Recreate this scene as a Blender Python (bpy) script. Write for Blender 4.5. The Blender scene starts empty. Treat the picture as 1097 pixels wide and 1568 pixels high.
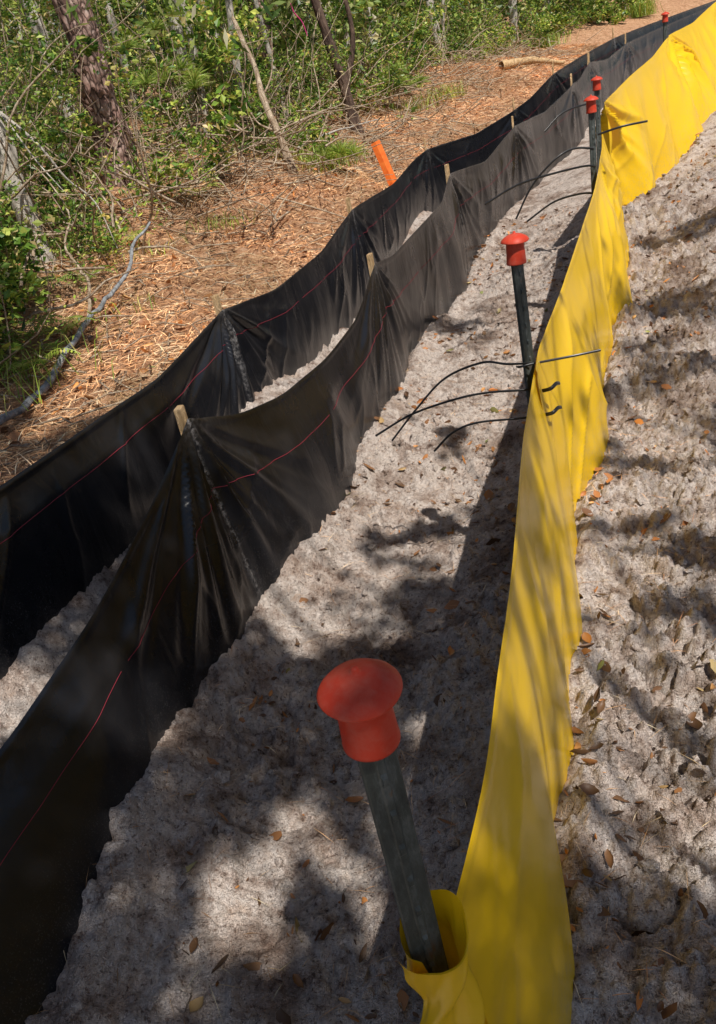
import bpy, math, numpy as np
from mathutils import Vector, Matrix
rng=np.random.default_rng(11)
scene=bpy.context.scene
# ---------------------------------------------------------------- helpers
def link(o,parent=None):
    scene.collection.objects.link(o)
    if parent: o.parent=parent
    return o
def empty(name,loc=(0,0,0)):
    e=bpy.data.objects.new(name,None); e.location=loc; e.empty_display_size=.1
    return link(e)
def mesh_obj(name,V,F,mats,parent=None,smooth=True,midx=None,attrs=None):
    V=np.asarray(V,dtype=np.float32).reshape(-1,3)
    me=bpy.data.meshes.new(name)
    if isinstance(F,np.ndarray):
        n,k=F.shape
        me.vertices.add(len(V)); me.vertices.foreach_set('co',V.ravel())
        me.loops.add(n*k); me.loops.foreach_set('vertex_index',F.astype(np.int32).ravel())
        me.polygons.add(n); me.polygons.foreach_set('loop_start',np.arange(0,n*k,k,dtype=np.int32))
        me.update(calc_edges=True)
    else:
        me.from_pydata([tuple(map(float,v)) for v in V],[],F)
    if not isinstance(mats,(list,tuple)): mats=[mats]
    for m in mats: me.materials.append(m)
    np_=len(me.polygons)
    if midx is not None: me.polygons.foreach_set('material_index',np.asarray(midx,dtype=np.int32))
    me.polygons.foreach_set('use_smooth',np.full(np_,smooth,dtype=bool))
    if attrs:
        for k,a in attrs.items():
            at=me.attributes.new(k,'FLOAT','POINT'); at.data.foreach_set('value',np.asarray(a,dtype=np.float32).ravel())
    me.update()
    return link(bpy.data.objects.new(name,me),parent)
def grid_faces(nr,nc):
    i=np.arange(nr*nc).reshape(nr,nc)
    return np.stack([i[:-1,:-1],i[:-1,1:],i[1:,1:],i[1:,:-1]],-1).reshape(-1,4)
def grid_faces_wrap(n,k):
    F=[]
    for i in range(n-1):
        for j in range(k): F.append((i*k+j,i*k+(j+1)%k,(i+1)*k+(j+1)%k,(i+1)*k+j))
    return np.array(F)
class Acc:
    def __init__(s): s.V=[];s.F=[];s.n=0
    def add(s,V,F):
        s.V.append(V); s.F.append(F+s.n); s.n+=len(V)
    def obj(s,name,mat,parent=None,smooth=True,attrs=None):
        return mesh_obj(name,np.concatenate(s.V),np.concatenate(s.F),mat,parent,smooth,attrs=attrs)
def tubeq(P,R,k=6,flat=None):
    P=np.asarray(P,float); n=len(P); R=np.broadcast_to(np.asarray(R,float),(n,))
    T=np.gradient(P,axis=0); T/=np.linalg.norm(T,axis=1)[:,None]+1e-9
    up=np.array([0,0,1.]) if abs(T[0,2])<.9 else np.array([1.,0,0])
    out=[]; th=np.linspace(0,2*np.pi,k,endpoint=False); fa,fb=(1,1) if flat is None else flat
    for i in range(n):
        a=np.cross(T[i],up); a/=np.linalg.norm(a)+1e-9; b=np.cross(a,T[i]); up=b
        out.append(P[i]+R[i]*(fa*np.cos(th)[:,None]*a+fb*np.sin(th)[:,None]*b))
    V=np.concatenate(out)
    i=np.arange(n-1)[:,None]*k; j=np.arange(k)[None]; j2=(j+1)%k
    F=np.stack([i+j,i+j2,i+k+j2,i+k+j],-1).reshape(-1,4)
    return V,F
def smoothpath(P,m=8):
    P=np.asarray(P,float); Q=np.concatenate([[2*P[0]-P[1]],P,[2*P[-1]-P[-2]]])
    o=[]
    for i in range(1,len(Q)-2):
        for t in np.linspace(0,1,m,endpoint=False):
            a,b,c,d=Q[i-1:i+3]
            o.append(.5*((2*b)+(-a+c)*t+(2*a-5*b+4*c-d)*t*t+(-a+3*b-3*c+d)*t**3))
    o.append(P[-1]); return np.array(o)
def hsh(a,b,seed):
    v=(a*374761393+b*668265263+seed*974634777)&0xffffffff
    v=((v^(v>>13))*1274126177)&0xffffffff
    return ((v^(v>>16))&0xffff)/65535.
def vnoise(x,y,seed=0):
    x=np.asarray(x,float);y=np.asarray(y,float)
    xi=np.floor(x).astype(np.int64); yi=np.floor(y).astype(np.int64)
    fx=x-xi; fy=y-yi; fx=fx*fx*(3-2*fx); fy=fy*fy*(3-2*fy)
    return (hsh(xi,yi,seed)*(1-fx)+hsh(xi+1,yi,seed)*fx)*(1-fy)+(hsh(xi,yi+1,seed)*(1-fx)+hsh(xi+1,yi+1,seed)*fx)*fy
def fbm(x,y,seed=0,o=4):
    s=0;a=.5
    for i in range(o):
        s=s+a*(vnoise(x*2**i+17.3*i,y*2**i-9.1*i,seed+i)-.5); a*=.5
    return s
def clod(x,y,sc,seed,R=.62):
    wx=x*sc+1.1*fbm(x*sc*1.1,y*sc*1.1,seed+2,3); wy=y*sc+1.1*fbm(x*sc*1.1+31,y*sc*1.1,seed+3,3)
    xi=np.floor(wx).astype(np.int64); yi=np.floor(wy).astype(np.int64); best=np.zeros_like(wx)
    for dx in (-1,0,1):
        for dy in (-1,0,1):
            a=xi+dx;b=yi+dy
            px=a+.15+.7*hsh(a,b,seed); py=b+.15+.7*hsh(a,b,seed+50); am=hsh(a,b,seed+90)**1.6
            rr=R*(.45+.6*am); d2=((wx-px)**2+(wy-py)**2)/rr**2
            best=np.maximum(best,am*np.sqrt(np.clip(1-d2,0,1)))
    return best
# ---------------------------------------------------------------- fence layouts (metres): top x,y,z  base x,y  stake?
inner=[(-1.42,.3,.66,-.99,.25,1),(-1.12,1.03,.42,-.845,1.0,0),(-.941,1.448,.40,-.78,1.40,0),(-.759,1.866,.486,-.66,1.88,0),(-.60,2.23,.616,-.52,2.25,0),(-.487,2.485,.755,-.42,2.485,1),
(-.36,2.8,.62,-.24,2.78,0),(-.21,3.13,.545,-.06,3.1,0),(0,3.6,.52,.09,3.6,0),(.197,4.06,.55,.24,4.05,0),(.38,4.49,.73,.42,4.49,1),(.524,4.88,.67,.56,4.95,0),(.824,5.69,.67,.83,5.6,0),(1.15,6.5,.69,1.24,6.45,0),(1.37,7.16,.81,1.47,7.16,1),
(1.95,8.3,.73,2.05,8.3,0),(2.6,9.5,.90,2.68,9.5,1),(3.35,10.8,.89,3.42,10.8,0),(4.14,12,1.09,4.2,12,1),(4.7,13.3,1.08,4.76,13.2,0),(5.3,14.5,1.24,5.38,14.4,1),(6.1,15.8,1.2,6.15,15.7,0),(6.95,17,1.37,7.0,16.9,1),(11.3,22,1.75,11.4,21.9,1)]
outer=[(-1.9,0.,1.0,-1.8,0,1),(-1.35,1.1,.85,-1.32,1.05,1),(-.997,2.15,.79,-.98,2.1,0),(-.853,2.6,.76,-.83,2.55,0),(-.685,3.126,.725,-.67,3.1,0),(-.44,3.89,.78,-.42,3.85,1),
(-.2,4.6,.68,-.18,4.55,0),(.12,5.6,.66,.14,5.55,0),(.46,6.7,.75,.50,6.65,1),(1.0,8.2,.71,1.05,8.15,0),(1.66,9.87,.82,1.70,9.83,1),(2.5,11,.79,2.55,10.95,0),(3.31,12,.92,3.35,11.95,1),(4.7,14.5,1.19,4.75,14.45,1),(7.1,18,1.49,7.15,17.9,1),(12.4,24,1.85,12.5,23.9,1)]
y1=[(.012,.605,.712,.04,.56,0),(.092,.772,.735,.135,.80,0),(.16,.95,.755,.235,1.02,0),(.237,1.15,.776,.315,1.22,0),(.33,1.42,.79,.455,1.47,0),(.412,1.665,.80,.50,1.72,0),(.53,2.0,.79,.60,2.02,0),(.665,2.40,.74,.70,2.44,0)]
y2=[(.602,2.19,.782,.662,2.15,0),(.668,2.38,.772,.73,2.33,0),(.74,2.55,.765,.83,2.53,0),(.877,2.86,.755,1.0,2.88,0),(1.1,3.35,.77,1.22,3.4,0),(1.34,3.86,.81,1.48,3.9,0),(1.6,4.4,.87,1.75,4.42,0),(1.87,5.0,.97,2.02,5.0,1),(2.3,6.1,1.0,2.45,6.1,0)]
y3=[(2.36,6.2,1.17,2.50,6.28,1),(3.02,7.27,1.27,3.25,7.2,0),(3.5,8.0,1.33,3.85,7.95,0),(4.12,8.98,1.47,4.55,8.85,1),(4.9,10.1,1.52,5.3,9.9,0),(5.8,11.3,1.70,6.2,11.0,1),(7.5,13,1.85,7.9,12.8,1)]
ib=np.array([(s[4],s[3]) for s in inner]); yb=np.array([(s[4],s[3]) for s in y1[1:-1]+y2[2:-1]+y3])
# ---------------------------------------------------------------- terrain
CP=np.array([(-.437,2.485,0),(.396,4.49,0),(-.05,3.3,0),(.8,5.57,0),(1.45,7.16,.0),(2.65,9.5,.16),(4.14,12,.34),(5.3,14.5,.47),(6.95,17,.6),(11.3,22,1.0),
(.8,2.66,0),(1.18,3.39,.0),(1.55,4.06,.08),(1.89,4.9,.15),(2.57,6.35,.35),(3.2,7.2,.37),(3.93,8,.49),(4.64,9,.73),(.35,1.3,0),(.3,2.,0),
(-.85,1.0,0),(-.62,1.9,0),(0,0,0),(0,-3,0),(-4,-3,.2),(5,-3,.3),(1.5,1,.0),(3,2,.2),(2.4,4.6,.28),(3.5,5,.5),(5,6,.8),(8,8,1.3),(8,2,.9),(12,12,1.9),(20,10,2.4),(.9,1.7,.01),
(-1.28,1.4,.40),(-1.09,1.87,.40),(-.96,2.25,.39),(-.75,2.95,.38),(-.47,3.8,.34),(-.245,4.5,.24),(.24,6.1,.08),(.46,6.7,.03),(1.66,9.87,.12),(3.31,12,.22),(4.7,14.5,.45),(7.1,18,.75),(12.4,24,1.05),
(-1.53,3.4,.45),(-1.25,4.2,.44),(-.84,6.3,.56),(-1.5,7.5,.87),(-1.92,5,.73),(-2.08,6.5,.9),(.0,9,.82),(1.1,9.8,.52),(1.23,13.3,1.0),(5.6,18,1.25),(5.1,20.4,1.6),(9.1,25,1.95),
(-5,8,1.5),(-3,2,.6),(-10,15,2.4),(-20,10,2.4),(0,25,2.3),(10,35,3.),(30,40,4),(-15,40,3.4),(20,25,2.6),
(-60,-20,0),(60,-20,3),(60,90,7),(-60,90,6),(0,90,6),(-60,30,4),(60,30,5),(0,-20,0)],float)
def tps(r2): return np.where(r2>1e-12,.5*r2*np.log(np.maximum(r2,1e-12)),0)
def solve():
    n=len(CP);X=CP[:,:2]
    K=tps(((X[:,None]-X[None])**2).sum(-1))+np.eye(n)*.002
    Pm=np.hstack([np.ones((n,1)),X]); A=np.zeros((n+3,n+3)); A[:n,:n]=K;A[:n,n:]=Pm;A[n:,:n]=Pm.T
    return np.linalg.solve(A,np.concatenate([CP[:,2],[0,0,0]]))
W=solve()
def H(x,y):
    x=np.asarray(x,float);y=np.asarray(y,float); sh=x.shape; x=x.ravel();y=y.ravel()
    s=W[-3]+W[-2]*x+W[-1]*y
    for i,(cx,cy,_) in enumerate(CP): s=s+W[i]*tps((x-cx)**2+(y-cy)**2)
    s=s+.05*fbm(x*1.3,y*1.3,3)
    return s.reshape(sh)
def Hs(x,y): return float(H(np.array([x]),np.array([y]))[0])
oy=np.array([-3,.0,1.1,2.15,2.6,3.126,3.89,6.7,9.87,12,14.5,18,24,60]); ox=np.array([-2.9,-1.9,-1.35,-.997,-.853,-.685,-.44,.46,1.66,3.31,4.7,7.1,12.4,45])
def xouter(y): return np.interp(y,oy,ox)
def fine(x,y):
    d=np.hypot(x,y); fo=np.clip(1.7-d/9,0,1)
    right=np.clip((x-(-.10+.36*y))*4,0,1)
    pat=np.clip(.65+2.6*fbm(x*1.7,y*1.7,61,3),.15,1.4)
    z=(.085+.05*right)*fbm(x*3.0,y*3.0,51,5)
    z=z+(.024+.022*right)*pat*clod(x,y,8.5,200)+(.022+.020*right)*pat*clod(x,y,19,300)+(.012+.012*right)*clod(x,y,42,400)
    cr=np.clip(.030-np.abs(fbm(x*4.5,y*4.5,41,5)),0,.030)/.030
    z=z-(.024+.040*right)*cr*pat
    z=z+(.020+.026*right)*np.abs(fbm(x*30,y*30,31,3))*2
    xi_=np.interp(y,ib[:,0],ib[:,1]); xy_=np.interp(y,yb[:,0],yb[:,1]); nn=.55+1.6*vnoise(x*3+1,y*3.4,77)
    z=z+.040*nn*np.exp(-((x-xi_-.035)/.065)**2)+.040*nn*np.exp(-((x-xy_-.045)/.07)**2)
    mid=(xi_+xy_)/2-.05; z=z-.045*np.exp(-((x-mid)/.24)**2)
    return z*fo-.024
def steps(lo,fl,fh,hi,st,g):
    mid=list(np.arange(fl,fh,st)); a=fl;s=st;L=[]
    while a>lo: s*=g; a-=s; L.append(a)
    a=mid[-1];s=st;Rr=[]
    while a<hi: s*=g; a+=s; Rr.append(a)
    return np.array(L[::-1]+mid+Rr)
xs=steps(-90,-1.2,2.3,90,.0080,1.035); ys=steps(-30,.5,4.0,120,.0080,1.016)
X,Y=np.meshgrid(xs,ys)
Hz=H(X,Y); Fz=fine(X,Y)
straw=np.clip(((xouter(Y)-X)+.02+.25*fbm(X*3,Y*3,5))*5,0,1)
straw*=np.clip((Y-1)*1,0,1)
Z=Hz+Fz*(1-.5*straw)
def G(x,y):
    x=np.asarray(x,float);y=np.asarray(y,float); return H(x,y)+fine(x,y)
# ---------------------------------------------------------------- materials
def M(name,col=(.5,.5,.5),rough=.6,metal=0,spec=.5):
    m=bpy.data.materials.new(name); m.use_nodes=True; nt=m.node_tree; b=nt.nodes['Principled BSDF']
    b.inputs['Base Color'].default_value=(*col,1); b.inputs['Roughness'].default_value=rough; b.inputs['Metallic'].default_value=metal
    b.inputs['Specular IOR Level'].default_value=spec
    return m,nt,b
def N(nt,t,**k):
    n=nt.nodes.new(t)
    for a,v in k.items(): setattr(n,a,v)
    return n
def L(nt,a,b): nt.links.new(a,b)
def noise(nt,scale,detail=6,rough=.6,vec=None,dist=0):
    n=N(nt,'ShaderNodeTexNoise'); n.inputs['Scale'].default_value=scale; n.inputs['Detail'].default_value=detail; n.inputs['Roughness'].default_value=rough; n.inputs['Distortion'].default_value=dist
    if vec: L(nt,vec,n.inputs['Vector'])
    return n.outputs['Fac']
def ramp(nt,fac,st):
    r=N(nt,'ShaderNodeValToRGB'); e=r.color_ramp.elements
    while len(e)>1: e.remove(e[-1])
    e[0].position=st[0][0]; e[0].color=(*st[0][1],1)
    for p,c in st[1:]:
        q=e.new(p); q.color=(*c,1)
    L(nt,fac,r.inputs['Fac']); return r.outputs['Color']
def mix(nt,f,a,b,mode='MIX'):
    n=nt.nodes.new('ShaderNodeMix'); n.data_type='RGBA'; n.blend_type=mode
    for s,v in ((0,f),(6,a),(7,b)):
        if hasattr(v,'is_output'): L(nt,v,n.inputs[s])
        else: n.inputs[s].default_value=v if s==0 else (*v,1)
    return n.outputs[2]
def bump(nt,b,h,strength=.5,dist=.01,prev=None):
    n=N(nt,'ShaderNodeBump'); n.inputs['Strength'].default_value=strength; n.inputs['Distance'].default_value=dist
    L(nt,h,n.inputs['Height'])
    if prev: L(nt,prev,n.inputs['Normal'])
    if b: L(nt,n.outputs[0],b.inputs['Normal'])
    return n.outputs[0]
def objco(nt): return N(nt,'ShaderNodeTexCoord').outputs['Object']
def mapv(nt,sc,vec):
    m=N(nt,'ShaderNodeMapping'); m.inputs['Scale'].default_value=sc; L(nt,vec,m.inputs['Vector']); return m.outputs[0]
mg,nt,b=M('soil_and_pine_straw',rough=.95,spec=.1)
co=objco(nt)
n1=noise(nt,2.6,7,.7,co); n2=noise(nt,15,6,.72,co); n3=noise(nt,75,4,.7,co)
sand=ramp(nt,n1,[(.33,(.30,.215,.17)),(.43,(.56,.45,.385)),(.52,(.86,.76,.69)),(.58,(.74,.62,.545)),(.68,(.44,.325,.26))])
sand=mix(nt,.9,sand,ramp(nt,n2,[(.33,(.28,.21,.175)),(.43,(.78,.73,.70)),(.52,(1.0,1.0,1.0)),(.72,(.84,.74,.66))]),'MULTIPLY')
sand=mix(nt,.8,sand,ramp(nt,n3,[(.35,(.26,.20,.17)),(.44,(.95,.95,.95)),(.7,(1.0,1.0,1.0))]),'MULTIPLY')
st1=noise(nt,14,5,.75,mapv(nt,(1,.35,1),co),1.5)
stc=ramp(nt,st1,[(.3,(.17,.08,.04)),(.45,(.50,.26,.14)),(.6,(.74,.45,.27)),(.72,(.84,.65,.48))])
att=N(nt,'ShaderNodeAttribute',attribute_name='straw')
L(nt,mix(nt,att.outputs['Fac'],sand,stc),b.inputs['Base Color'])
bb=bump(nt,None,noise(nt,42,5,.75,co),1,.038); bb=bump(nt,None,noise(nt,170,2,.65,co),1,.008,bb)
L(nt,bb,b.inputs['Normal'])
ground=mesh_obj('ground',np.stack([X,Y,Z],-1),grid_faces(*X.shape),mg,attrs={'straw':straw})

def black_mat(name,c=.009,dust=(.15,.14,.135)):
    m,nt,b=M(name,(c,c,c*1.1),.42,0,.5); co=objco(nt)
    a=N(nt,'ShaderNodeAttribute',attribute_name='crease'); a2=N(nt,'ShaderNodeAttribute',attribute_name='low')
    n=noise(nt,2.2,4,.65,co); nf=noise(nt,70,5,.8,co); sp=noise(nt,240,2,.5,co)
    base=mix(nt,ramp(nt,n,[(.52,(0,0,0)),(.80,(.28,.28,.28))]),(c,c*1.03,c*1.3),(.062,.056,.056))
    cr=N(nt,'ShaderNodeMath',operation='MULTIPLY'); L(nt,a.outputs['Fac'],cr.inputs[0]); L(nt,ramp(nt,nf,[(.45,(0,0,0)),(.60,(.9,.9,.9))]),cr.inputs[1])
    base=mix(nt,cr.outputs[0],base,(.34,.32,.315))
    sm=N(nt,'ShaderNodeMath',operation='MULTIPLY'); L(nt,a2.outputs['Fac'],sm.inputs[0]); L(nt,ramp(nt,sp,[(.58,(.02,.02,.02)),(.70,(.8,.8,.8))]),sm.inputs[1])
    base=mix(nt,sm.outputs[0],base,dust)
    L(nt,base,b.inputs['Base Color'])
    L(nt,ramp(nt,n,[(.35,(.24,.24,.24)),(.7,(.40,.40,.40))]),b.inputs['Roughness'])
    bump(nt,b,noise(nt,9,4,.55,mapv(nt,(1,1,.3),co),.8),.22,.02)
    return m
mblack=black_mat('black_woven_geotextile')
my,nt,b=M('yellow_vinyl',(.86,.56,.015),.27,0,.6); co=objco(nt)
bc=mix(nt,ramp(nt,noise(nt,4,5,.6,co),[(.4,(0,0,0)),(.8,(.45,.45,.45))]),(.94,.58,.008),(.78,.49,.035))
a2=N(nt,'ShaderNodeAttribute',attribute_name='low')
f=N(nt,'ShaderNodeMath',operation='MULTIPLY'); L(nt,a2.outputs['Fac'],f.inputs[0]); L(nt,ramp(nt,noise(nt,40,6,.8,co),[(.46,(0,0,0)),(.70,(.7,.7,.7))]),f.inputs[1])
L(nt,mix(nt,f.outputs[0],bc,(.50,.36,.18)),b.inputs['Base Color'])
bump(nt,b,noise(nt,7,2,.4,co,.5),.14,.02)
tr=N(nt,'ShaderNodeBsdfTranslucent'); tr.inputs['Color'].default_value=(.95,.60,.02,1)
mx=N(nt,'ShaderNodeMixShader'); mx.inputs[0].default_value=.12; L(nt,b.outputs[0],mx.inputs[1]); L(nt,tr.outputs[0],mx.inputs[2])
L(nt,mx.outputs[0],nt.nodes['Material Output'].inputs['Surface'])
def leafmat(name,stops,transl=.3,rough=.4):
    m,nt,b=M(name,rough=rough,spec=.4); g=N(nt,'ShaderNodeNewGeometry')
    c=ramp(nt,g.outputs['Random Per Island'],stops)
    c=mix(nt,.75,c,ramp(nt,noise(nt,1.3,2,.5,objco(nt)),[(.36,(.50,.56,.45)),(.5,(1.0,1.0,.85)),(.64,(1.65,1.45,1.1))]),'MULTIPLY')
    L(nt,c,b.inputs['Base Color'])
    if transl>0:
        t=N(nt,'ShaderNodeBsdfTranslucent'); L(nt,c,t.inputs['Color'])
        x=N(nt,'ShaderNodeMixShader'); x.inputs[0].default_value=transl; L(nt,b.outputs[0],x.inputs[1]); L(nt,t.outputs[0],x.inputs[2])
        L(nt,x.outputs[0],nt.nodes['Material Output'].inputs['Surface'])
    return m
mleaf=leafmat('shrub_leaves',[(0,(.03,.09,.018)),(.3,(.11,.22,.03)),(.6,(.28,.41,.07)),(.86,(.50,.56,.14)),(.94,(.50,.37,.15)),(1,(.64,.52,.28))])
mdeep=leafmat('forest_leaves',[(0,(.04,.09,.02)),(.45,(.16,.25,.05)),(.8,(.38,.44,.15)),(.93,(.50,.46,.26)),(1,(.62,.56,.42))])
mshade=leafmat('oak_leaves',[(0,(.04,.08,.02)),(1,(.12,.18,.05))],0)
mgrass=leafmat('grass_blades',[(0,(.14,.25,.03)),(.6,(.34,.47,.09)),(1,(.55,.52,.2))],.3)
mneedle=leafmat('fallen_pine_needles',[(0,(.33,.15,.075)),(.4,(.66,.37,.20)),(.75,(.88,.58,.36)),(1,(.92,.77,.58))],0,.55)
mdead=leafmat('dead_leaves',[(0,(.07,.035,.02)),(.35,(.19,.095,.05)),(.65,(.38,.16,.06)),(.85,(.55,.23,.07)),(.95,(.46,.33,.18)),(1,(.18,.23,.07))],0,.5)
def barkmat(name,c1,c2,c3,sc=14):
    m,nt,b=M(name,rough=.9,spec=.2); co=objco(nt)
    n=noise(nt,sc,6,.7,mapv(nt,(1,1,.3),co),.6)
    L(nt,ramp(nt,n,[(.32,c1),(.5,c2),(.68,c3)]),b.inputs['Base Color']); bump(nt,b,n,1,.05); return m
mpale=barkmat('pale_bark',(.20,.17,.15),(.52,.47,.41),(.72,.67,.60),12)
mdark=barkmat('dark_bark',(.035,.022,.018),(.10,.065,.05),(.22,.15,.11),14)
mtwig=barkmat('dry_twigs',(.18,.11,.07),(.48,.36,.25),(.76,.64,.49),20)
mgreyb=barkmat('grey_branch',(.15,.15,.15),(.33,.34,.35),(.52,.53,.54),18)
mwood=barkmat('stake_wood',(.44,.27,.12),(.72,.48,.25),(.84,.60,.36),30)
mpine,nt,b=M('pine_bark',rough=.9,spec=.15); co=objco(nt); mv=mapv(nt,(1,1,.45),co)
vo=N(nt,'ShaderNodeTexVoronoi',feature='DISTANCE_TO_EDGE'); vo.inputs['Scale'].default_value=15
nz=N(nt,'ShaderNodeTexNoise'); nz.inputs['Scale'].default_value=12; L(nt,mv,nz.inputs['Vector'])
dv=mix(nt,.10,(0,0,0),nz.outputs['Color'])
va=N(nt,'ShaderNodeVectorMath',operation='ADD'); L(nt,mv,va.inputs[0]); L(nt,dv,va.inputs[1]); L(nt,va.outputs[0],vo.inputs['Vector'])
nn=noise(nt,14,6,.75,mv)
pc=ramp(nt,nn,[(.3,(.10,.055,.045)),(.45,(.28,.165,.135)),(.58,(.46,.32,.27)),(.7,(.62,.53,.49))])
L(nt,mix(nt,ramp(nt,vo.outputs['Distance'],[(.0,(1,1,1)),(.12,(0,0,0))]),pc,(.05,.03,.025)),b.inputs['Base Color'])
bump(nt,b,vo.outputs['Distance'],1,.05)
mpost,nt,b=M('weathered_post_steel',rough=.55,metal=.3); co=objco(nt)
n=noise(nt,34,6,.75,mapv(nt,(1,1,.35),co))
L(nt,ramp(nt,n,[(.3,(.028,.03,.028)),(.5,(.065,.075,.068)),(.60,(.12,.135,.13)),(.70,(.15,.09,.05))]),b.inputs['Base Color']); bump(nt,b,n,.5,.004)
mred,nt,b=M('red_cap_plastic',(.72,.035,.02),.5,0,.3)
co=objco(nt)
L(nt,mix(nt,ramp(nt,noise(nt,34,6,.75,co),[(.45,(0,0,0)),(.75,(.55,.55,.55))]),(.56,.045,.018),(.52,.15,.10)),b.inputs['Base Color']); bump(nt,b,noise(nt,60,5,.6,co),.15,.003)
mtie,_,_=M('black_nylon',(.015,.015,.016),.3,0,.6)
mthread,_,_=M('red_thread',(.30,.025,.045),.7)
morange,nt,b=M('orange_painted_lath',(.85,.16,.02),.6)
L(nt,ramp(nt,noise(nt,20,5,.6,objco(nt)),[(.3,(.85,.14,.015)),(.7,(.98,.25,.04))]),b.inputs['Base Color'])
mpink,_,_=M('pink_flagging',(.85,.05,.30),.5)

# ---------------------------------------------------------------- fences
def crinterp(t,P,u):
    P=np.asarray(P,float)
    Mt=np.gradient(P,t,axis=0,edge_order=1)
    i=np.clip(np.searchsorted(t,u)-1,0,len(t)-2); h=(t[i+1]-t[i])[:,None]; s=((u-t[i])/(t[i+1]-t[i]))[:,None]
    return (2*s**3-3*s**2+1)*P[i]+(s**3-2*s*s+s)*h*Mt[i]+(-2*s**3+3*s*s)*P[i+1]+(s**3-s*s)*h*Mt[i+1]
def fence(name,st,mat,parent,du=.010,rows=56,fold=.014,seed=1,bulge=.02,thread=None,wave=0.,nang=11,sink=.05,start0=0,jitter=.05,ridge=.006,rough=.6,wf=6.5):
    S=np.array([s[:5] for s in st],float); stk=np.array([s[5] for s in st],bool)
    t=np.concatenate([[0],np.cumsum(np.linalg.norm(np.diff(S[:,:2],axis=0),axis=1))])
    total=t[-1]; u=[];a=0
    while a<total:
        u.append(a); py_=np.interp(a,t,S[:,1]); a+=du*(1+max(0,py_-4)*.3)
    u=np.array(u+[total])
    C=crinterp(t,S[:,[0,1,3,4]],u)
    uu=np.arange(0,total,.01); z0=np.interp(uu,t,S[:,2]); k=np.hanning(41);k/=k.sum()
    zs=np.convolve(np.pad(z0,20,'edge'),k,'valid'); tz0=np.interp(u,t,S[:,2])
    ts=t[stk]; ds=np.abs(u[:,None]-ts[None]).min(1) if len(ts) else np.full(len(u),9.)
    wgt=np.exp(-(ds/.10)**2)
    tz=tz0*wgt+np.interp(u,uu,zs)*(1-wgt)+.008*fbm(u*3,u*0,seed+5,2)*(1-wgt)
    sr=np.clip(u/start0,0,1) if start0 else np.ones_like(u)
    bx,by=C[:,2],C[:,3]; jit=jitter*2*fbm(u*3.0,u*0+3,seed+9,2)*sr
    T=np.stack([np.gradient(C[:,0]),np.gradient(C[:,1])],-1); T/=np.linalg.norm(T,axis=1)[:,None]+1e-9
    nx,ny=T[:,1],-T[:,0]
    bx=bx+nx*jit; by=by+ny*jit
    bz=H(bx,by)-sink
    v=np.linspace(0,1,rows)[:,None]
    Px=C[:,0]*(1-v)+bx*v; Py=C[:,1]*(1-v)+by*v; Pz=tz*(1-v)+bz*v
    vd=v*(tz-bz)
    D=bulge*np.sin(np.pi*v)*(1-wgt)
    cre=np.zeros_like(Px)
    if len(ts):
        idx=np.abs(u[:,None]-ts[None]).argmin(1); sd=(u-ts[idx])
        r=np.hypot(sd[None],vd); th=np.arctan2(sd[None],vd+.015)
        ph=idx*2.1+seed
        tw=th+.10*fbm(r*3,th*2,seed+33,2)
        fd=(1-np.abs(np.sin(tw*nang*.5+ph))*2)+.5*np.sin(tw*nang*2.1+ph*2)+.3*(1-2*np.abs(np.sin(tw*nang*1.7+ph)))
        fd=fd*(.35+1.4*vnoise(th*3+idx[None]*7,r*1.2,seed+3))
        D=D+fold*fd*np.exp(-r/.40)*np.clip(r/.12,0,1)
        D=D+ridge*np.exp(-np.abs(sd)[None]/.03)*np.ones_like(v)
        cre=np.exp(-((sd[None]+.010*fbm(vd*14,vd*0,seed+2,2))/(.005+.005*vd))**2)*np.clip(1.15-v*.8,0,1)+.45*np.exp(-r/.05)
    D=D+fold*rough*1.5*fbm(u[None]*4+vd*.8,vd*1.4+u[None]*.8,seed+20,2)
    q=fbm(u[None]*3.0+vd*3.0,vd*.9-u[None]*1.0,seed+40,2); D=D+fold*rough*.6*np.exp(-np.abs(q)/.04)
    wn=.5+vnoise(u[None]*1.3,vd*0,seed+60)
    D=D+wave*wn*np.sin(u[None]*wf+seed+1.6*np.sin(u[None]*2.1)+vd*1.5)*(.2+v)
    D=D*np.clip(v*4+.05,0,1)*sr[None]
    D=D+.004*np.exp(-((vd-.012)/.006)**2)
    Px=Px+nx*D;Py=Py+ny*D
    low=np.clip((v-.45)*1.6,0,1)*np.ones_like(Px)
    V=np.stack([Px,Py,Pz],-1)
    mesh_obj(name,V,grid_faces(*Px.shape),mat,parent,attrs={'crease':cre,'low':low})
    if thread:
        acc=Acc()
        for tv in thread:
            ri=tv*(rows-1); i0=int(ri); f_=ri-i0
            P=V[i0]*(1-f_)+V[i0+1]*f_
            P=P+np.stack([nx,ny,0*nx],-1)*.0014
            P=P[::2]; seg=0
            while seg<len(P)-6:
                ln=int(rng.integers(6,50)); qq=P[seg:seg+ln]
                if len(qq)>2: acc.add(*tubeq(qq,.0010,4))
                seg+=ln+int(rng.integers(0,4))-1
        acc.obj('stitch_thread',mthread,parent)
    return V
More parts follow.
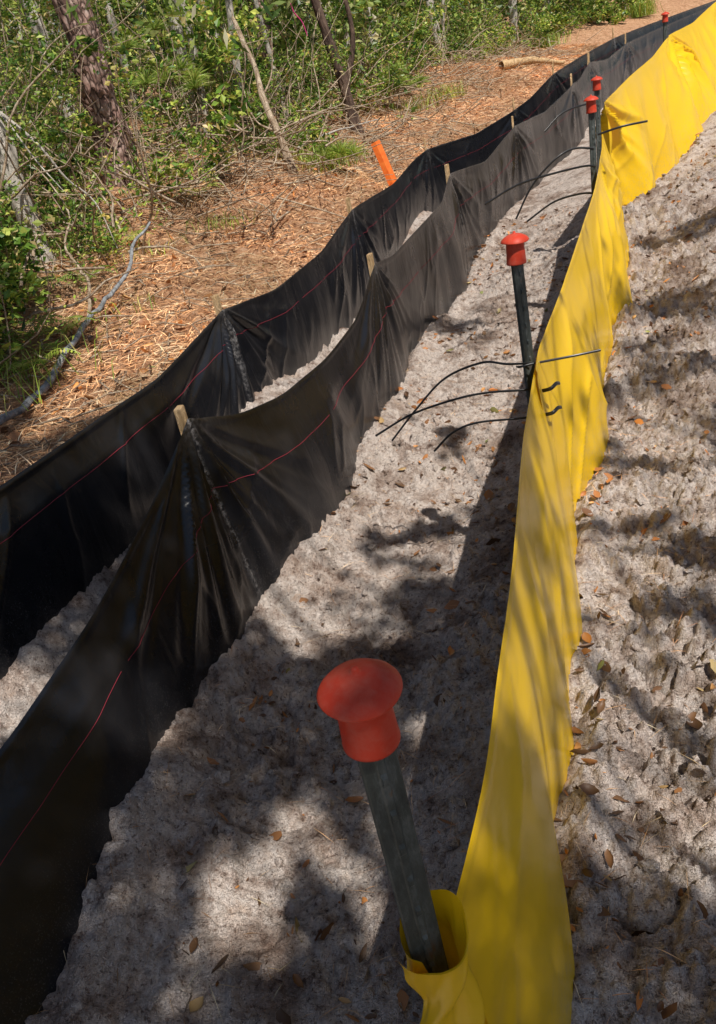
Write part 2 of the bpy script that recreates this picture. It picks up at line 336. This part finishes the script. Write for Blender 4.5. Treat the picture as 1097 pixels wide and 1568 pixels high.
def stake(parent,x,y,zt,nx=-.9,ny=.3,w=.044,d=.022):
    w=w*(1+.035*max(0,y-3))
    ang=math.atan2(ny,nx)+rng.normal()*.15; c,s=math.cos(ang),math.sin(ang); zb=Hs(x,y)-.2; V=[];F=[]
    for z,k in ((zb,1),(zt-.004,1),(zt,.86)):
        for a,bq in ((-1,-1),(1,-1),(1,1),(-1,1)):
            lx=a*d/2*k; ly=bq*w/2*k; V.append((x+c*lx-s*ly,y+s*lx+c*ly,z))
    for j in (0,1):
        for i in range(4): F.append((j*4+i,j*4+(i+1)%4,j*4+4+(i+1)%4,j*4+4+i))
    F.append((8,9,10,11))
    return mesh_obj('wooden_stake',V,F,mwood,parent,smooth=False)
f1=empty('black_silt_fence'); fence('fabric',inner,mblack,f1,seed=3,thread=[.33],fold=.021,nang=12)
for s in inner:
    if s[5]: stake(f1,s[0]-.02,s[1]+.01,s[2]+.04+.009*max(0,s[1]-3))
f2=empty('black_silt_fence'); fence('fabric',outer,mblack,f2,seed=8,thread=[.27],fold=.023,jitter=.02,nang=12)
for s in outer:
    if s[5]: stake(f2,s[0]-.02,s[1]+.008,s[2]+.065+.008*max(0,s[1]-3))
fy=empty('yellow_silt_fence')
fence('vinyl_panel_1',y1,my,fy,seed=5,fold=.018,wave=.022,bulge=.018,jitter=.05,rough=.8,wf=5.0)
fence('vinyl_panel_2',y2,my,fy,seed=6,fold=.034,wave=.042,bulge=.02,nang=7,start0=.35,rough=.8,wf=5.5)
fence('vinyl_panel_3',y3,my,fy,seed=9,fold=.095,wave=.065,bulge=.03,nang=11,jitter=.12,rough=.25,wf=4.6)
# crumpled sleeve end wrapped round the first post
th=np.linspace(-3.9,3.0,160); cx,cy=-.022,.590
ang=-th+.35
rr=np.interp(th,[-3.9,-1,3.0],[.027,.033,.041])
zt=.722+.024*np.cos(ang-.9)+.007*np.sin(3*ang+1)
rows=90; vv=np.linspace(0,1,rows)[:,None]
lip=np.exp(-vv/.03)
Zc=zt*(1-vv)+.02*vv - .012*np.exp(-vv/.012)*np.clip(np.sin(ang+2.6),0,1)
cr_=.020*fbm(ang*1.3+vv*3,vv*7+ang*.5,7,3)+.009*(1-2*np.abs(np.sin(ang*1.5+vv*16)))*np.clip(vv*7,0,1)
RR=rr*(1+.32*lip*(.4+.6*np.clip(np.sin(ang+2.6),0,1))-.24*np.exp(-((vv-.16)/.06)**2)+.7*vv)+cr_*np.clip(vv*12+.3,0,1)
PX=cx+RR*np.cos(ang)*1.05; PY=cy+RR*np.sin(ang)*.92
mesh_obj('crumpled_sleeve',np.stack([PX,PY,Zc],-1),grid_faces(*PX.shape),my,fy,attrs={'low':0*PX})
def post(x,y,ztop,ang=0.,lean=(0,0),cs=1.):
    e=empty('steel_fence_post',(x,y,Hs(x,y)))
    g=e.location.z; h=ztop-g
    prof=np.array([(-.021,-.003),(-.019,-.005),(-.006,-.005),(-.004,-.0065),(.004,-.0065),(.006,-.005),(.019,-.005),(.021,-.003),(.021,0),(.004,.002),(.003,.026),(-.003,.026),(-.004,.002),(-.021,.0)])
    c,s=math.cos(ang),math.sin(ang); P=prof@np.array([[c,s],[-s,c]])
    V=[];F=[];zs=[-.35,h-.01]
    for z in zs:
        for p in P: V.append((p[0]+lean[0]*(z-h),p[1]+lean[1]*(z-h),z))
    k=len(P)
    for i in range(k): F.append((i,(i+1)%k,k+(i+1)%k,k+i))
    F.append(tuple(range(k,2*k)))
    z=.05
    while z<h-.05:
        b0=len(V)
        for dz,dy,wv in ((-.009,-.0065,.0035),(-.004,-.0095,.0028),(.004,-.0095,.0028),(.009,-.0065,.0035)):
            for q in (-wv,wv):
                pp=np.array([q,dy])@np.array([[c,s],[-s,c]]); V.append((pp[0]+lean[0]*(z+dz-h),pp[1]+lean[1]*(z+dz-h),z+dz))
        for i in range(3): F.append((b0+i*2,b0+i*2+1,b0+i*2+3,b0+i*2+2))
        F.append((b0,b0+2,b0+4,b0+6)); F.append((b0+1,b0+3,b0+5,b0+7)); z+=.054
    mesh_obj('post_shaft',V,F,mpost,e,smooth=False)
    pr=[(.0225,-.012),(.0255,-.070),(.0275,-.0715),(.0295,-.071),(.0298,-.068),(.0292,-.064),(.0280,-.04),(.0265,-.008),(.0268,-.003),(.0275,-.0022),(.0400,-.0065),(.0415,-.0065),(.0421,-.0055),(.0419,-.004),(.0385,.0015),(.032,.0075),(.023,.0125),(.013,.0158),(.0062,.0168),(.0048,.0178),(.0042,.0215),(.003,.0235),(.0002,.024)]
    k=48;V=[]
    for r,z in pr:
        for j in range(k):
            a=2*math.pi*j/k; V.append((r*cs*math.cos(a),r*cs*math.sin(a),h+z*cs+(.0012*math.sin(2*a+1) if r>.035 else 0)))
    mesh_obj('red_safety_cap',V,grid_faces_wrap(len(pr),k),mred,e)
    return e
post(-.034,.587,1.103,.35,(-.012,0))
post(.625,2.39,1.12,.5,(-.03,0))
post(1.80,4.93,1.29,.3)
post(2.31,6.2,1.33,.3)
post(4.08,9.0,1.66,.3)
post(7.45,13.0,2.1,.3)
ties=[[(.60,2.41,.72),(.60,2.36,.735),(.65,2.35,.74),(.76,2.33,.745),(.85,2.33,.745)],
[(.64,2.37,.735),(.56,2.37,.75),(.49,2.42,.754),(.384,2.55,.68),(.28,2.63,.56),(.18,2.70,.43)],
[(.64,2.37,.65),(.60,2.365,.654),(.50,2.39,.66),(.397,2.42,.65),(.248,2.5,.597),(.116,2.55,.526)],
[(.64,2.37,.555),(.59,2.365,.558),(.448,2.4,.56),(.37,2.45,.52),(.306,2.5,.444)],
[(1.80,4.9,.93),(1.72,4.87,.95),(1.47,4.75,.96),(1.24,4.6,.96),(1.02,4.45,.92)],
[(1.80,4.9,.78),(1.7,4.88,.80),(1.51,4.8,.8),(1.31,4.7,.74)],
[(1.80,4.92,1.03),(1.68,4.92,1.05),(1.56,4.9,1.015),(1.416,4.9,.9),(1.3,4.9,.73)],
[(1.82,4.9,1.10),(1.95,4.86,1.12),(2.1,4.86,1.12)],[(2.3,6.15,1.16),(2.2,6.1,1.19),(2.0,6.05,1.17),(1.85,6.0,1.08)]]
for t_ in ties:
    P=smoothpath(t_,8); V,F=tubeq(P,.0038 if t_[0][1]<4 else .006,8,(.45,1.0)); mesh_obj('cable_tie',V,F,mtie)
for z in (.70,.62):
    P=smoothpath([(.63,2.235,z-.01),(.650,2.215,z),(.672,2.23,z+.006),(.688,2.25,z-.002)],5); V,F=tubeq(P,.006,8,(.5,1)); mesh_obj('cable_tie',V,F,mtie)
zb=Hs(1.23,9.75)
P=np.array([(1.235,9.75,zb-.1),(1.23,9.75,zb),(1.06,9.75,zb+.60)]); V,F=tubeq(P,.056,4,(.3,1)); F=np.concatenate([F,[[8,9,10,11]]]); mesh_obj('orange_survey_stake',V,F,morange,smooth=False)
# ---------------------------------------------------------------- leaves etc.
def leaves(P,size,asp=.5,flat=0.,dirs=None,fold=.0):
    n=len(P)
    d=rng.normal(size=(n,3)) if dirs is None else dirs+0
    d[:,2]*=(1-flat); d/=np.linalg.norm(d,axis=1)[:,None]+1e-9
    w=rng.normal(size=(n,3)); w[:,2]*=(1-flat); w-= (w*d).sum(1)[:,None]*d; w/=np.linalg.norm(w,axis=1)[:,None]+1e-9
    s=np.broadcast_to(size,(n,))[:,None]; a_=np.broadcast_to(asp,(n,))[:,None]
    nn=np.cross(d,w)*s*fold
    V=np.stack([P-d*s*.5,P+w*s*a_*.5+nn-d*s*.05,P+d*s*.5,P-w*s*a_*.5+nn-d*s*.05],1).reshape(-1,3)
    return V,np.arange(4*n).reshape(n,4)
def leaves6(P,size,flat=.6,curl=.55):
    n=len(P); d=rng.normal(size=(n,3)); d[:,2]*=(1-flat); d/=np.linalg.norm(d,axis=1)[:,None]
    w=rng.normal(size=(n,3)); w[:,2]*=(1-flat); w-=(w*d).sum(1)[:,None]*d; w/=np.linalg.norm(w,axis=1)[:,None]; u=np.cross(d,w); u*=np.sign(u[:,2])[:,None]
    s=np.broadcast_to(size,(n,))[:,None]; c=rng.uniform(-.6,1,(n,1))*curl; asp=rng.uniform(.22,.75,(n,1))
    rows=[]
    for tt,wd in ((-.5,.05),(-.25,.75),(.05,1.),(.32,.7),(.5,.04)):
        base=P+d*s*tt+u*s*c*(tt*tt*2)
        j1=rng.uniform(.65,1.15,(n,1)); j2=rng.uniform(.65,1.15,(n,1))
        rows+= [base+w*s*asp*.5*wd*j1+u*s*c*wd*.5, base, base-w*s*asp*.5*wd*j2+u*s*c*wd*.5]
    V=np.stack(rows,1).reshape(-1,3); b=np.arange(n)[:,None]*15
    q=[]
    for i in range(4):
        for j in range(2): q.append([i*3+j,i*3+j+1,i*3+4+j,i*3+3+j])
    F=(b[:,None,:]+np.array(q)[None]).reshape(-1,4)
    return V,F
def blob(c,r,n,shell=.5):
    d=rng.normal(size=(n,3)); d/=np.linalg.norm(d,axis=1)[:,None]
    q=rng.random(n)**(1/3*(1-shell)+.05)
    return np.asarray(c)+d*q[:,None]*np.asarray(r)
fy_=np.array([3,4.5,6.2,7.5,9.6,13.3,17,20.4,27,40,60]); fx_=np.array([-2.3,-1.62,-1.45,-1.3,-.25,1.1,3,5.4,11.5,24,40])
def fedge(y): return np.interp(y,fy_,fx_)
ug=Acc(); stems=Acc(); nb=0
while nb<360:
    y=4.2+ (rng.random()**1.3)*24; off=abs(rng.normal())*(1.1+.12*y); x=fedge(y)-.10-off
    if x< -.45*y-.9: continue
    if y<6.5 and abs(x/y+.315)<.04: continue
    if 6.5<y<8.95 and abs(x/y+.195)<.022 : continue
    hmax=.12+min(1.5,off*.95)+rng.random()*.9*min(1,y/7)
    z0=Hs(x,y); lf=(.038+.0026*y)*rng.choice([.8,1.,1.35])
    for k in range(int(4+rng.integers(0,5))):
        c=np.array([x,y,z0])+np.array([rng.normal()*.26,rng.normal()*.26,rng.random()*hmax+.05])
        rb=rng.uniform(.09,.24)*(1+.02*y)
        P=blob(c,(rb,rb,rb*.7),int(50+rng.integers(0,50)))
        ug.add(*leaves(P,rng.uniform(.6,1.3,len(P))*lf,rng.uniform(.25,.7),.45,fold=.1))
        if k<3:
            mid=(np.array([x,y,z0])+c)/2+rng.normal(size=3)*.08
            stems.add(*tubeq(smoothpath([(x,y,z0-.05),mid,c,c+rng.normal(size=3)*.2+[0,0,.15]],3),np.linspace(.007,.002,10),4))
    nb+=1
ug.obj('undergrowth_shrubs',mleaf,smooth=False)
for i in range(340):
    y=4.5+rng.random()**1.2*16; x=fedge(y)+.25-abs(rng.normal())*1.5
    z0=Hs(x,y); p=np.array([x,y,z0+rng.random()*.4]); d=np.array([rng.normal(),rng.normal()*.6,rng.uniform(-.1,1.5)]); d/=np.linalg.norm(d)
    ln=rng.uniform(.4,2.4)*min(1,y/8); pts=[p]
    for k in range(6):
        d=d+rng.normal(size=3)*.3; d/=np.linalg.norm(d); pts.append(pts[-1]+d*ln/6)
    r=rng.uniform(.0035,.014); stems.add(*tubeq(smoothpath(pts,2),np.linspace(r,r*.3,13),4))
stems.obj('thicket_twigs',mtwig)
df=Acc(); dt=Acc()
for i in range(340):
    y=rng.uniform(14,46); lo=-.4*y-2; hi=min(fedge(y)-.8,.8*y)
    x=rng.uniform(lo,hi); z0=Hs(x,y); hh=rng.uniform(.5,1) * (1.4+.13*y)
    for k in range(3):
        rb=rng.uniform(.5,1.1); c=(x+rng.normal()*.5,y+rng.normal()*.5,z0+rng.random()**.8*hh)
        P=blob(c,(rb,rb,rb*.8),90); df.add(*leaves(P,rng.uniform(.08,.2,len(P)),.5,.4,fold=.1))
for i in range(420):
    y=rng.uniform(40,62); x=rng.uniform(-.7*y,1.0*y); z0=Hs(x,y); rb=rng.uniform(1.2,2.2)
    P=blob((x,y,z0+rng.random()*10),(rb,rb,rb),80); df.add(*leaves(P,rng.uniform(.25,.55,len(P)),.6,.2))
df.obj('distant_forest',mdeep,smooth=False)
for i in range(150):
    y=rng.uniform(11,45); x=rng.uniform(-.4*y-1,min(fedge(y)-.5,.8*y)); z0=Hs(x,y); r=rng.uniform(.03,.13)
    a=rng.normal()*.8;c_=rng.normal()*.5; pts=[(x,y,z0-.2),(x+a*.3,y,z0+3),(x+a,y+c_,z0+9)]
    dt.add(*tubeq(smoothpath(pts,4),np.linspace(r,r*.4,9),7))
dt.obj('distant_tree_trunks',mpale)
def tree(name,x,y,pts,r0,r1,mat,branches=(),crown=True,lm=None):
    z0=Hs(x,y); e=empty(name,(x,y,z0))
    P=smoothpath([(0,0,-.2)]+[tuple(p) for p in pts],8); n=len(P); R=np.linspace(r0,r1,n); R[:4]*=np.array([1.35,1.25,1.15,1.06])
    V,F=tubeq(P,R,20); dd=fbm(V[:,0]*14+V[:,2]*3,V[:,1]*14+V[:,2]*6,4,3)*r0*.6
    V=V+np.stack([dd,dd,0*dd],-1); mesh_obj('trunk',V,F,mat,e)
    A=Acc(); ok=False
    for bp_,br in branches:
        A.add(*tubeq(smoothpath(bp_,5),np.linspace(br,br*.25,5*(len(bp_)-1)+1),7)); ok=True
    if crown:
        C=Acc()
        for i in range(14):
            s=rng.uniform(.6,1.); base=np.array(P[int((n-1)*s)]); t_=base+np.array([rng.normal()*1.1,rng.normal()*1.1,rng.uniform(.1,.9)])
            A.add(*tubeq(smoothpath([base,(base+t_)/2+[0,0,.15],t_],4),np.linspace(r1*.5,.008,9),5)); ok=True
            for k in range(3):
                Q=blob(t_+rng.normal(size=3)*.3,(.5,.5,.35),70); C.add(*leaves(Q,rng.uniform(.08,.18,len(Q)),.25,.1))
        C.obj('crown',lm or mdeep,e,smooth=False)
    if ok: A.obj('branches',mat,e)
    return e
tree('pine_tree',-1.66,9.0,[(.01,0,1.5),(-.10,.05,4.5),(-.1,.1,9.5)],.19,.09,mpine)
tree('oak_tree',-1.96,6.4,[(.0,0,.6),(-.02,0,1.3),(-.25,.1,3.2),(-.5,.2,7)],.09,.03,mpale,
 [([(.0,0,.55),(.10,-.05,.8),(.05,.0,1.1),(.12,.03,1.5)],.025),([(-.02,0,1.15),(.14,-.05,.98),(.3,-.12,.78),(.40,-.1,.55),(.56,-.15,.35),(.62,-.18,.0)],.014),([(-.02,0,1.1),(.12,-.1,1.0),(.25,-.15,.7),(.42,-.3,.45)],.011)])
tree('oak_tree',1.22,13.2,[(-.12,0,.7),(-.28,0,1.6),(-.6,.1,3.5),(-.8,.3,7)],.085,.04,mdark,[([(-.1,0,.6),(.15,.1,1.3),(.05,.1,2.4),(.1,.2,4)],.05)])
tree('pine_tree',.1,14.2,[(0,0,1.5),(.1,0,5),(.0,.1,10)],.15,.07,mpine)
tree('pine_tree',-3.6,13,[(0,0,1.5),(.1,0,5),(.0,.1,10)],.15,.07,mpale)
tree('oak_tree',-.9,11.5,[(0.1,0,1.5),(.05,0,4),(.2,.1,8)],.05,.03,mpale)
tree('pine_tree',6.0,24,[(0,0,1.5),(.1,0,5),(.0,.1,10)],.15,.08,mpale)
tree('pine_tree',-2.9,10.5,[(0,0,1.5),(-.2,0,5),(-.3,.1,9)],.07,.04,mdark)
tree('dead_sapling',.12,9.5,[(-.10,.1,.35),(-.19,.25,.75),(-.22,.4,1.1),(-.34,.6,1.6)],.048,.022,mtwig,[([(-.14,.15,.45),(-.3,.2,.55),(-.4,.2,.72),(-.6,.3,.75)],.013),([(-.2,.3,.8),(-.05,.4,1.0),(.05,.5,1.4)],.012)],crown=False)
def sapling(x,y,h,nl,ntuft=7):
    z0=Hs(x,y); e=empty('pine_sapling',(x,y,z0)); S_=Acc(); C=Acc()
    S_.add(*tubeq(smoothpath([(0,0,-.05),(.02,0,h*.5),(0,.02,h)],4),np.linspace(.014,.006,9),6))
    for i in range(ntuft):
        c=np.array([0,0,h]) if i==0 else np.array([rng.normal()*.16,rng.normal()*.16,h*rng.uniform(.45,.95)])
        if i: S_.add(*tubeq(np.array([(0,0,c[2]-.12),c*.6+np.array([0,0,(c[2]-.06)*.4]),c]),.005,5))
        n=130; d=rng.normal(size=(n,3)); d[:,2]=np.abs(d[:,2])*.8+.1; d/=np.linalg.norm(d,axis=1)[:,None]; ln=rng.uniform(.6,1,n)*nl
        w=np.cross(d,rng.normal(size=(n,3))); w/=np.linalg.norm(w,axis=1)[:,None]; w*=.0016+.0002*y
        tip=c+d*ln[:,None]-np.array([0,0,1])*(ln*.18)[:,None]; md=c+d*ln[:,None]*.5
        V=np.stack([c-w,c+w,md+w,md-w,md-w,md+w,tip+w*.2,tip-w*.2],1).reshape(-1,3); C.add(V,np.arange(8*n).reshape(-1,4))
    S_.obj('stem',mtwig,e); C.obj('needles',mgrass,e,smooth=False)
sapling(-1.05,9.9,1.25,.26); sapling(-2.35,7.3,.8,.22); sapling(-.45,12.3,1.3,.3); sapling(.5,9.95,.18,.28,5); sapling(2.2,15.4,.6,.3)
def fern(x,y,s,n=7):
    z0=Hs(x,y); A=Acc()
    for i in range(n):
        a=i*6.283/n+rng.normal()*.3; o_=np.array([math.cos(a),math.sin(a),0]); sd_=np.array([-math.sin(a),math.cos(a),0])
        pts=[np.array([x,y,z0])+o_*s*t*.9+np.array([0,0,s*(.75*t-.62*t*t)*1.5]) for t in np.linspace(0,1,15)]
        A.add(*tubeq(pts,.0018,4))
        for j in range(2,15):
            L_=s*.26*math.sin(math.pi*(j/15)**.7)+.006
            for sg in (-1,1):
                b_=pts[j]; tip=b_+sd_*sg*L_+o_*L_*.35-np.array([0,0,L_*.2]); m_=(b_+tip)/2; wv=o_*s*.028
                A.add(np.array([b_,m_+wv,tip,m_-wv]),np.array([[0,1,2,3]]))
    A.obj('fern',mgrass,smooth=False)
for a in [(-1.60,4.45,.30),(-1.74,4.75,.34),(-1.52,4.9,.22),(-1.85,5.4,.34),(-1.55,5.9,.25),(-1.45,7.0,.28),(-.9,8.5,.3)]: fern(*a)
def bp(L_,r,name,mat):
    P=np.array([(x,y,Hs(x,y)+dz) for x,y,dz in L_]); P=smoothpath(P,8); P=P+.012*np.stack([fbm(P[:,1]*9,P[:,0]*9,1,3),0*P[:,0],fbm(P[:,1]*9,P[:,0]*9,2,3)],-1)*3; R=np.linspace(r,r*.4,len(P))*(1+.5*fbm(P[:,1]*20,P[:,0]*20,8,3)); V,F=tubeq(P,R,8); return mesh_obj(name,V,F,mat)
bp([(-1.75,3.35,.06),(-1.53,4.0,.05),(-1.42,4.7,.07),(-1.33,5.1,.09),(-1.20,5.6,.18),(-1.16,5.9,.30),(-1.05,6.2,.40)],.022,'fallen_branch',mgreyb)
bp([(-1.38,5.0,.06),(-1.42,5.4,.16),(-1.62,5.9,.25),(-1.65,6.4,.42),(-1.9,6.6,.8)],.012,'fallen_branch',mtwig)
bp([(-.9,9.2,.05),(-.3,9.35,.12),(.3,9.6,.1),(.6,10.2,.3)],.016,'fallen_branch',mtwig)
bp([(.2,10.3,.15),(.7,11.2,.35),(1.4,12.2,.45)],.018,'fallen_branch',mpale)
bp([(1.2,12.5,.05),(1.9,13.6,.1),(2.3,14.6,.35)],.022,'fallen_branch',mtwig)
bp([(-1.6,7.6,.5),(-1.2,7.9,.3),(-.7,8.3,.1)],.012,'fallen_branch',mtwig)
bp([(4.7,17.8,.08),(5.4,18.1,.1),(6.2,18.5,.1)],.09,'cut_log',mwood)
tw=Acc()
for i in range(850):
    t=rng.random(); y=7.3+t*14; x=fedge(y)+rng.normal()*.65+.35
    if x>xouter(y)-.9: continue
    z0=Hs(x,y); p=np.array([x,y,z0+abs(rng.normal())*.2]); a=rng.random()*6.28; ln=rng.uniform(.2,1.0)
    q=p+np.array([math.cos(a),math.sin(a),rng.normal()*.3])*ln; m=(p+q)/2+rng.normal(size=3)*.06
    if q[0]>xouter(q[1])-.1: continue
    q[2]=max(q[2],Hs(q[0],q[1])+.01); r=rng.uniform(.004,.012)
    tw.add(*tubeq(smoothpath([p,m,q],3),np.linspace(r,r*.4,7),4))
for i in range(380):
    y=rng.uniform(3.0,12); x=xouter(y)-.2-rng.random()*(xouter(y)-fedge(y)); z0=Hs(x,y); a=rng.random()*6.28; ln=rng.uniform(.08,.5)
    x3,y3_=x+math.cos(a+.3)*ln,y+math.sin(a+.3)*ln
    if x3>xouter(y3_)-.1: continue
    tw.add(*tubeq(np.array([(x,y,z0+.02),(x+math.cos(a)*ln/2,y+math.sin(a)*ln/2,z0+.05),(x3,y3_,z0+.02)]),rng.uniform(.003,.006),4))
tw.obj('brush_pile',mtwig)
def needles(xx,yy,zz,ln,hw,tilt,name,arch=.008):
    n=len(xx); a=rng.random(n)*6.283; d=np.stack([np.cos(a),np.sin(a),rng.normal(size=n)*tilt],-1)
    V,F=leaves(np.stack([xx,yy,zz],-1),ln,.5,0,dirs=d)
    V=V.reshape(n,4,3); c=(V[:,0]+V[:,2])/2; w=(V[:,1]-V[:,3]); w/=np.linalg.norm(w,axis=1)[:,None]; w[:,2]*=.3
    upv=np.array([0,0,arch]); V[:,1]=c+w*hw[:,None]+upv; V[:,3]=c-w*hw[:,None]+upv
    return mesh_obj(name,V.reshape(-1,3),F,mneedle,smooth=False)
n=46000; yy=2.0+rng.random(n)**1.25*20; xx=xouter(yy)-.08-rng.random(n)*np.maximum(.3,(xouter(yy)-fedge(yy)+.8))
needles(xx,yy,H(xx,yy)+rng.random(n)*.035+.004,rng.uniform(.08,.2,n),.0013+.00042*yy,.14,'pine_straw')
n=4200; yy=.5+rng.random(n)*7.5; xx=-.75+.36*yy+rng.uniform(-.6,1.9,n)
needles(xx,yy,G(xx,yy)+.008,rng.uniform(.03,.12,n),np.full(n,.0009),.08,'scattered_pine_needles',.004)
n=3400; yy=.6+rng.random(n)**1.1*7.5; xx=-.6+.36*yy+rng.uniform(-.6,1.8,n)
kp=(vnoise(xx*2.4,yy*2.4,91)+.35*rng.random(n))>.60; xx=xx[kp];yy=yy[kp]; n=len(xx)
V,F=leaves6(np.stack([xx,yy,G(xx,yy)+.006],-1),.010+.060*rng.random(n)**2.4); mesh_obj('fallen_leaves',V,F,mdead)
n=70; yy=.9+rng.random(n)*3.2; xx=-.154+.345*yy+.10+np.abs(rng.normal(size=n))*.08
V,F=leaves6(np.stack([xx,yy,G(xx,yy)+.012],-1),rng.uniform(.02,.06,n)); mesh_obj('fallen_leaves',V,F,mdead)
n=900; yy=2.6+rng.random(n)*12; xx=xouter(yy)-.1-rng.random(n)*(xouter(yy)-fedge(yy)+.5)
V,F=leaves6(np.stack([xx,yy,H(xx,yy)+.04],-1),rng.uniform(.03,.08,n),flat=.5); mesh_obj('fallen_leaves',V,F,mdead)
import bmesh
bm=bmesh.new(); bmesh.ops.create_icosphere(bm,subdivisions=1,radius=1); iv=np.array([v.co[:] for v in bm.verts]); iF=np.array([[v.index for v in f.verts] for f in bm.faces]); bm.free()
cl=Acc(); nC=5600
cy_=.5+rng.random(nC)**1.15*8; side=rng.random(nC)<.66
cx_=-.154+.36*cy_+np.where(side,rng.uniform(.12,1.9,nC),rng.uniform(-1.0,-.02,nC)); cz_=G(cx_,cy_)
for i in range(nC):
    r=.003+.018*rng.random()**3.5
    q=iv*(1+.35*rng.normal(size=(len(iv),1)))*r*rng.uniform(.7,1.3,3)
    cl.add(q+np.array([cx_[i],cy_[i],cz_[i]+r*.3]),iF)
cl.obj('soil_clods',mg,smooth=False)
gr=Acc()
for (x,y,n,h) in [(.45,9.9,260,.34),(.2,10.1,160,.3),(-.75,7.8,90,.22),(-1.3,5.3,50,.16),(-1.6,4.3,90,.3),(3.2,16.2,120,.4),(7,22,200,.5),(8.6,25,200,.6),(5.5,21,160,.5),(9.8,27,200,.6),(11.5,27,300,.7),(2.4,15.3,100,.4),(-1.35,6.6,60,.2)]:
    z0=Hs(x,y)
    for j in range(n):
        a=rng.random()*6.28; p=np.array([x+rng.normal()*.2,y+rng.normal()*.2,z0]); l=rng.uniform(.4,1)*h; o_=np.array([math.cos(a),math.sin(a),0]); wv=np.array([-math.sin(a),math.cos(a),0])*(.0015+.0003*y)
        p2=p+o_*l*.3+[0,0,l*.6]; p3=p+o_*l*.85+[0,0,l*.7]
        gr.add(np.array([p-wv,p+wv,p2+wv*.8,p2-wv*.8,p3+wv*.1,p3-wv*.1]),np.array([(0,1,2,3),(3,2,4,5)]))
gr.obj('grass_tufts',mgrass,smooth=False)
V,F=tubeq(smoothpath([(.55,13,Hs(.55,13)+1.62),(.58,13,Hs(.55,13)+1.5),(.66,13,Hs(.55,13)+1.38),(.7,13,Hs(.55,13)+1.2)],4),.035,6,(1,.2)); mesh_obj('pink_flagging_tape',V,F,mpink)
# ---------------------------------------------------------------- overhanging oak behind the viewpoint (dappled shade)
SUN=np.array([.254,-.56,1.])
te=empty('oak_tree',(0,0,0))
shade=[(-1.0,1.35,.40,1),(-.35,1.85,.28,1),(-.05,1.98,.22,1),(.2,2.35,.15,1),(-.8,.8,.36,1),(.30,.80,.28,1),(.78,.66,.34,1),(.95,1.9,.15,.5),(1.5,3.5,.30,.5),(2.05,4.5,.38,.5),(1.1,2.9,.14,.6),(-.95,2.5,.42,1),(-.65,3.3,.22,1),(-1.6,4.3,.4,.8),(.8,5.6,.28,.5),(-1.7,3.4,.4,1),(1.0,1.25,.12,.5),(.05,1.15,.15,1),(1.7,2.6,.28,.5),(-.05,.5,.3,1),(1.2,.4,.4,1),(2.6,3.3,.35,.6),(-2.2,5,.5,.7),(-.42,1.05,.14,.9),(.35,2.9,.10,.5),(.1,2.75,.09,.7),(-.5,.75,.2,1),(.25,1.75,.10,.8),(2.5,5.6,.3,.6),
(-.10,1.62,.16,1),(.17,2.02,.15,1),(-.55,2.15,.22,1),(-.2,.85,.2,1),(-.25,1.16,.10,1),(1.15,2.2,.14,.6),(1.05,.95,.2,.8),(.55,3.7,.10,.6),(.95,2.45,.10,.7),(1.35,1.5,.2,.6),(-.55,1.6,.2,1)]
tl=Acc(); tb=Acc()
fork=np.array([3.2,-4.6,4.4])
tb.add(*tubeq(smoothpath([(4.4,-5.6,-.3),(4.3,-5.5,1.5),(3.8,-5.1,3),fork],5),np.linspace(.2,.12,16),14))
for (x,y,r,dn) in shade:
    h=rng.uniform(5.0,6.0); c=np.array([x,y,0])+SUN*h
    m=(fork+c)/2+rng.normal(size=3)*.3+[0,0,.4]
    tb.add(*tubeq(smoothpath([fork,m,c],6),np.linspace(.03,.006,13),6))
    for k in range(4 if dn<1 else 1):
        c2=c+(rng.normal(size=3)*r*.6 if dn<1 else 0); r2=r*(.5 if dn<1 else 1.1)
        P=blob(c2,(r2,r2,r2*.8),max(int(11500*r2*r2*dn),40),.2); tl.add(*leaves(P,rng.uniform(.04,.085,len(P)),.55,.4))
    for k in range(6):
        q=c+rng.normal(size=3)*r*1.2; tb.add(*tubeq(np.array([c,(c+q)/2+rng.normal(size=3)*.03,q]),[.006,.004,.003],4))
        P=blob(q,r*.35,14,.1); tl.add(*leaves(P,rng.uniform(.04,.08,len(P)),.55,.4))
tl.obj('crown',mshade,te,smooth=False); tb.obj('trunk_and_limbs',mdark,te)
# ---------------------------------------------------------------- light, world, camera
sv=Vector(SUN).normalized(); el=math.asin(sv.z)
ld=bpy.data.lights.new('sun','SUN'); ld.energy=5.0; ld.angle=math.radians(.53); ld.color=(1,.955,.88)
so=link(bpy.data.objects.new('sun',ld)); so.rotation_euler=sv.to_track_quat('Z','Y').to_euler(); so.location=(3,-5,12)
w=bpy.data.worlds.new('World'); scene.world=w; w.use_nodes=True; nt=w.node_tree
sk=nt.nodes.new('ShaderNodeTexSky'); sk.sky_type='NISHITA'; sk.sun_disc=False; sk.sun_elevation=el; sk.sun_rotation=math.atan2(sv.x,sv.y)
nt.links.new(sk.outputs[0],nt.nodes['Background'].inputs[0]); nt.nodes['Background'].inputs[1].default_value=.065
cd=bpy.data.cameras.new('camera'); cd.sensor_fit='VERTICAL'; cd.sensor_height=36; cd.lens=27.55; cd.clip_end=500; cd.clip_start=.05
cam=link(bpy.data.objects.new('camera',cd)); p=math.radians(28); r=math.radians(11.98)
R0=Vector((1,0,0));U0=Vector((0,math.sin(p),math.cos(p)));Fw=Vector((0,math.cos(p),-math.sin(p)))
right=R0*math.cos(r)-U0*math.sin(r); up=R0*math.sin(r)+U0*math.cos(r)
m=Matrix((right,up,-Fw)).transposed().to_4x4(); m.translation=(0,0,1.6); cam.matrix_world=m
scene.camera=cam
scene.view_settings.view_transform='Standard'; scene.view_settings.look='None'; scene.view_settings.exposure=0
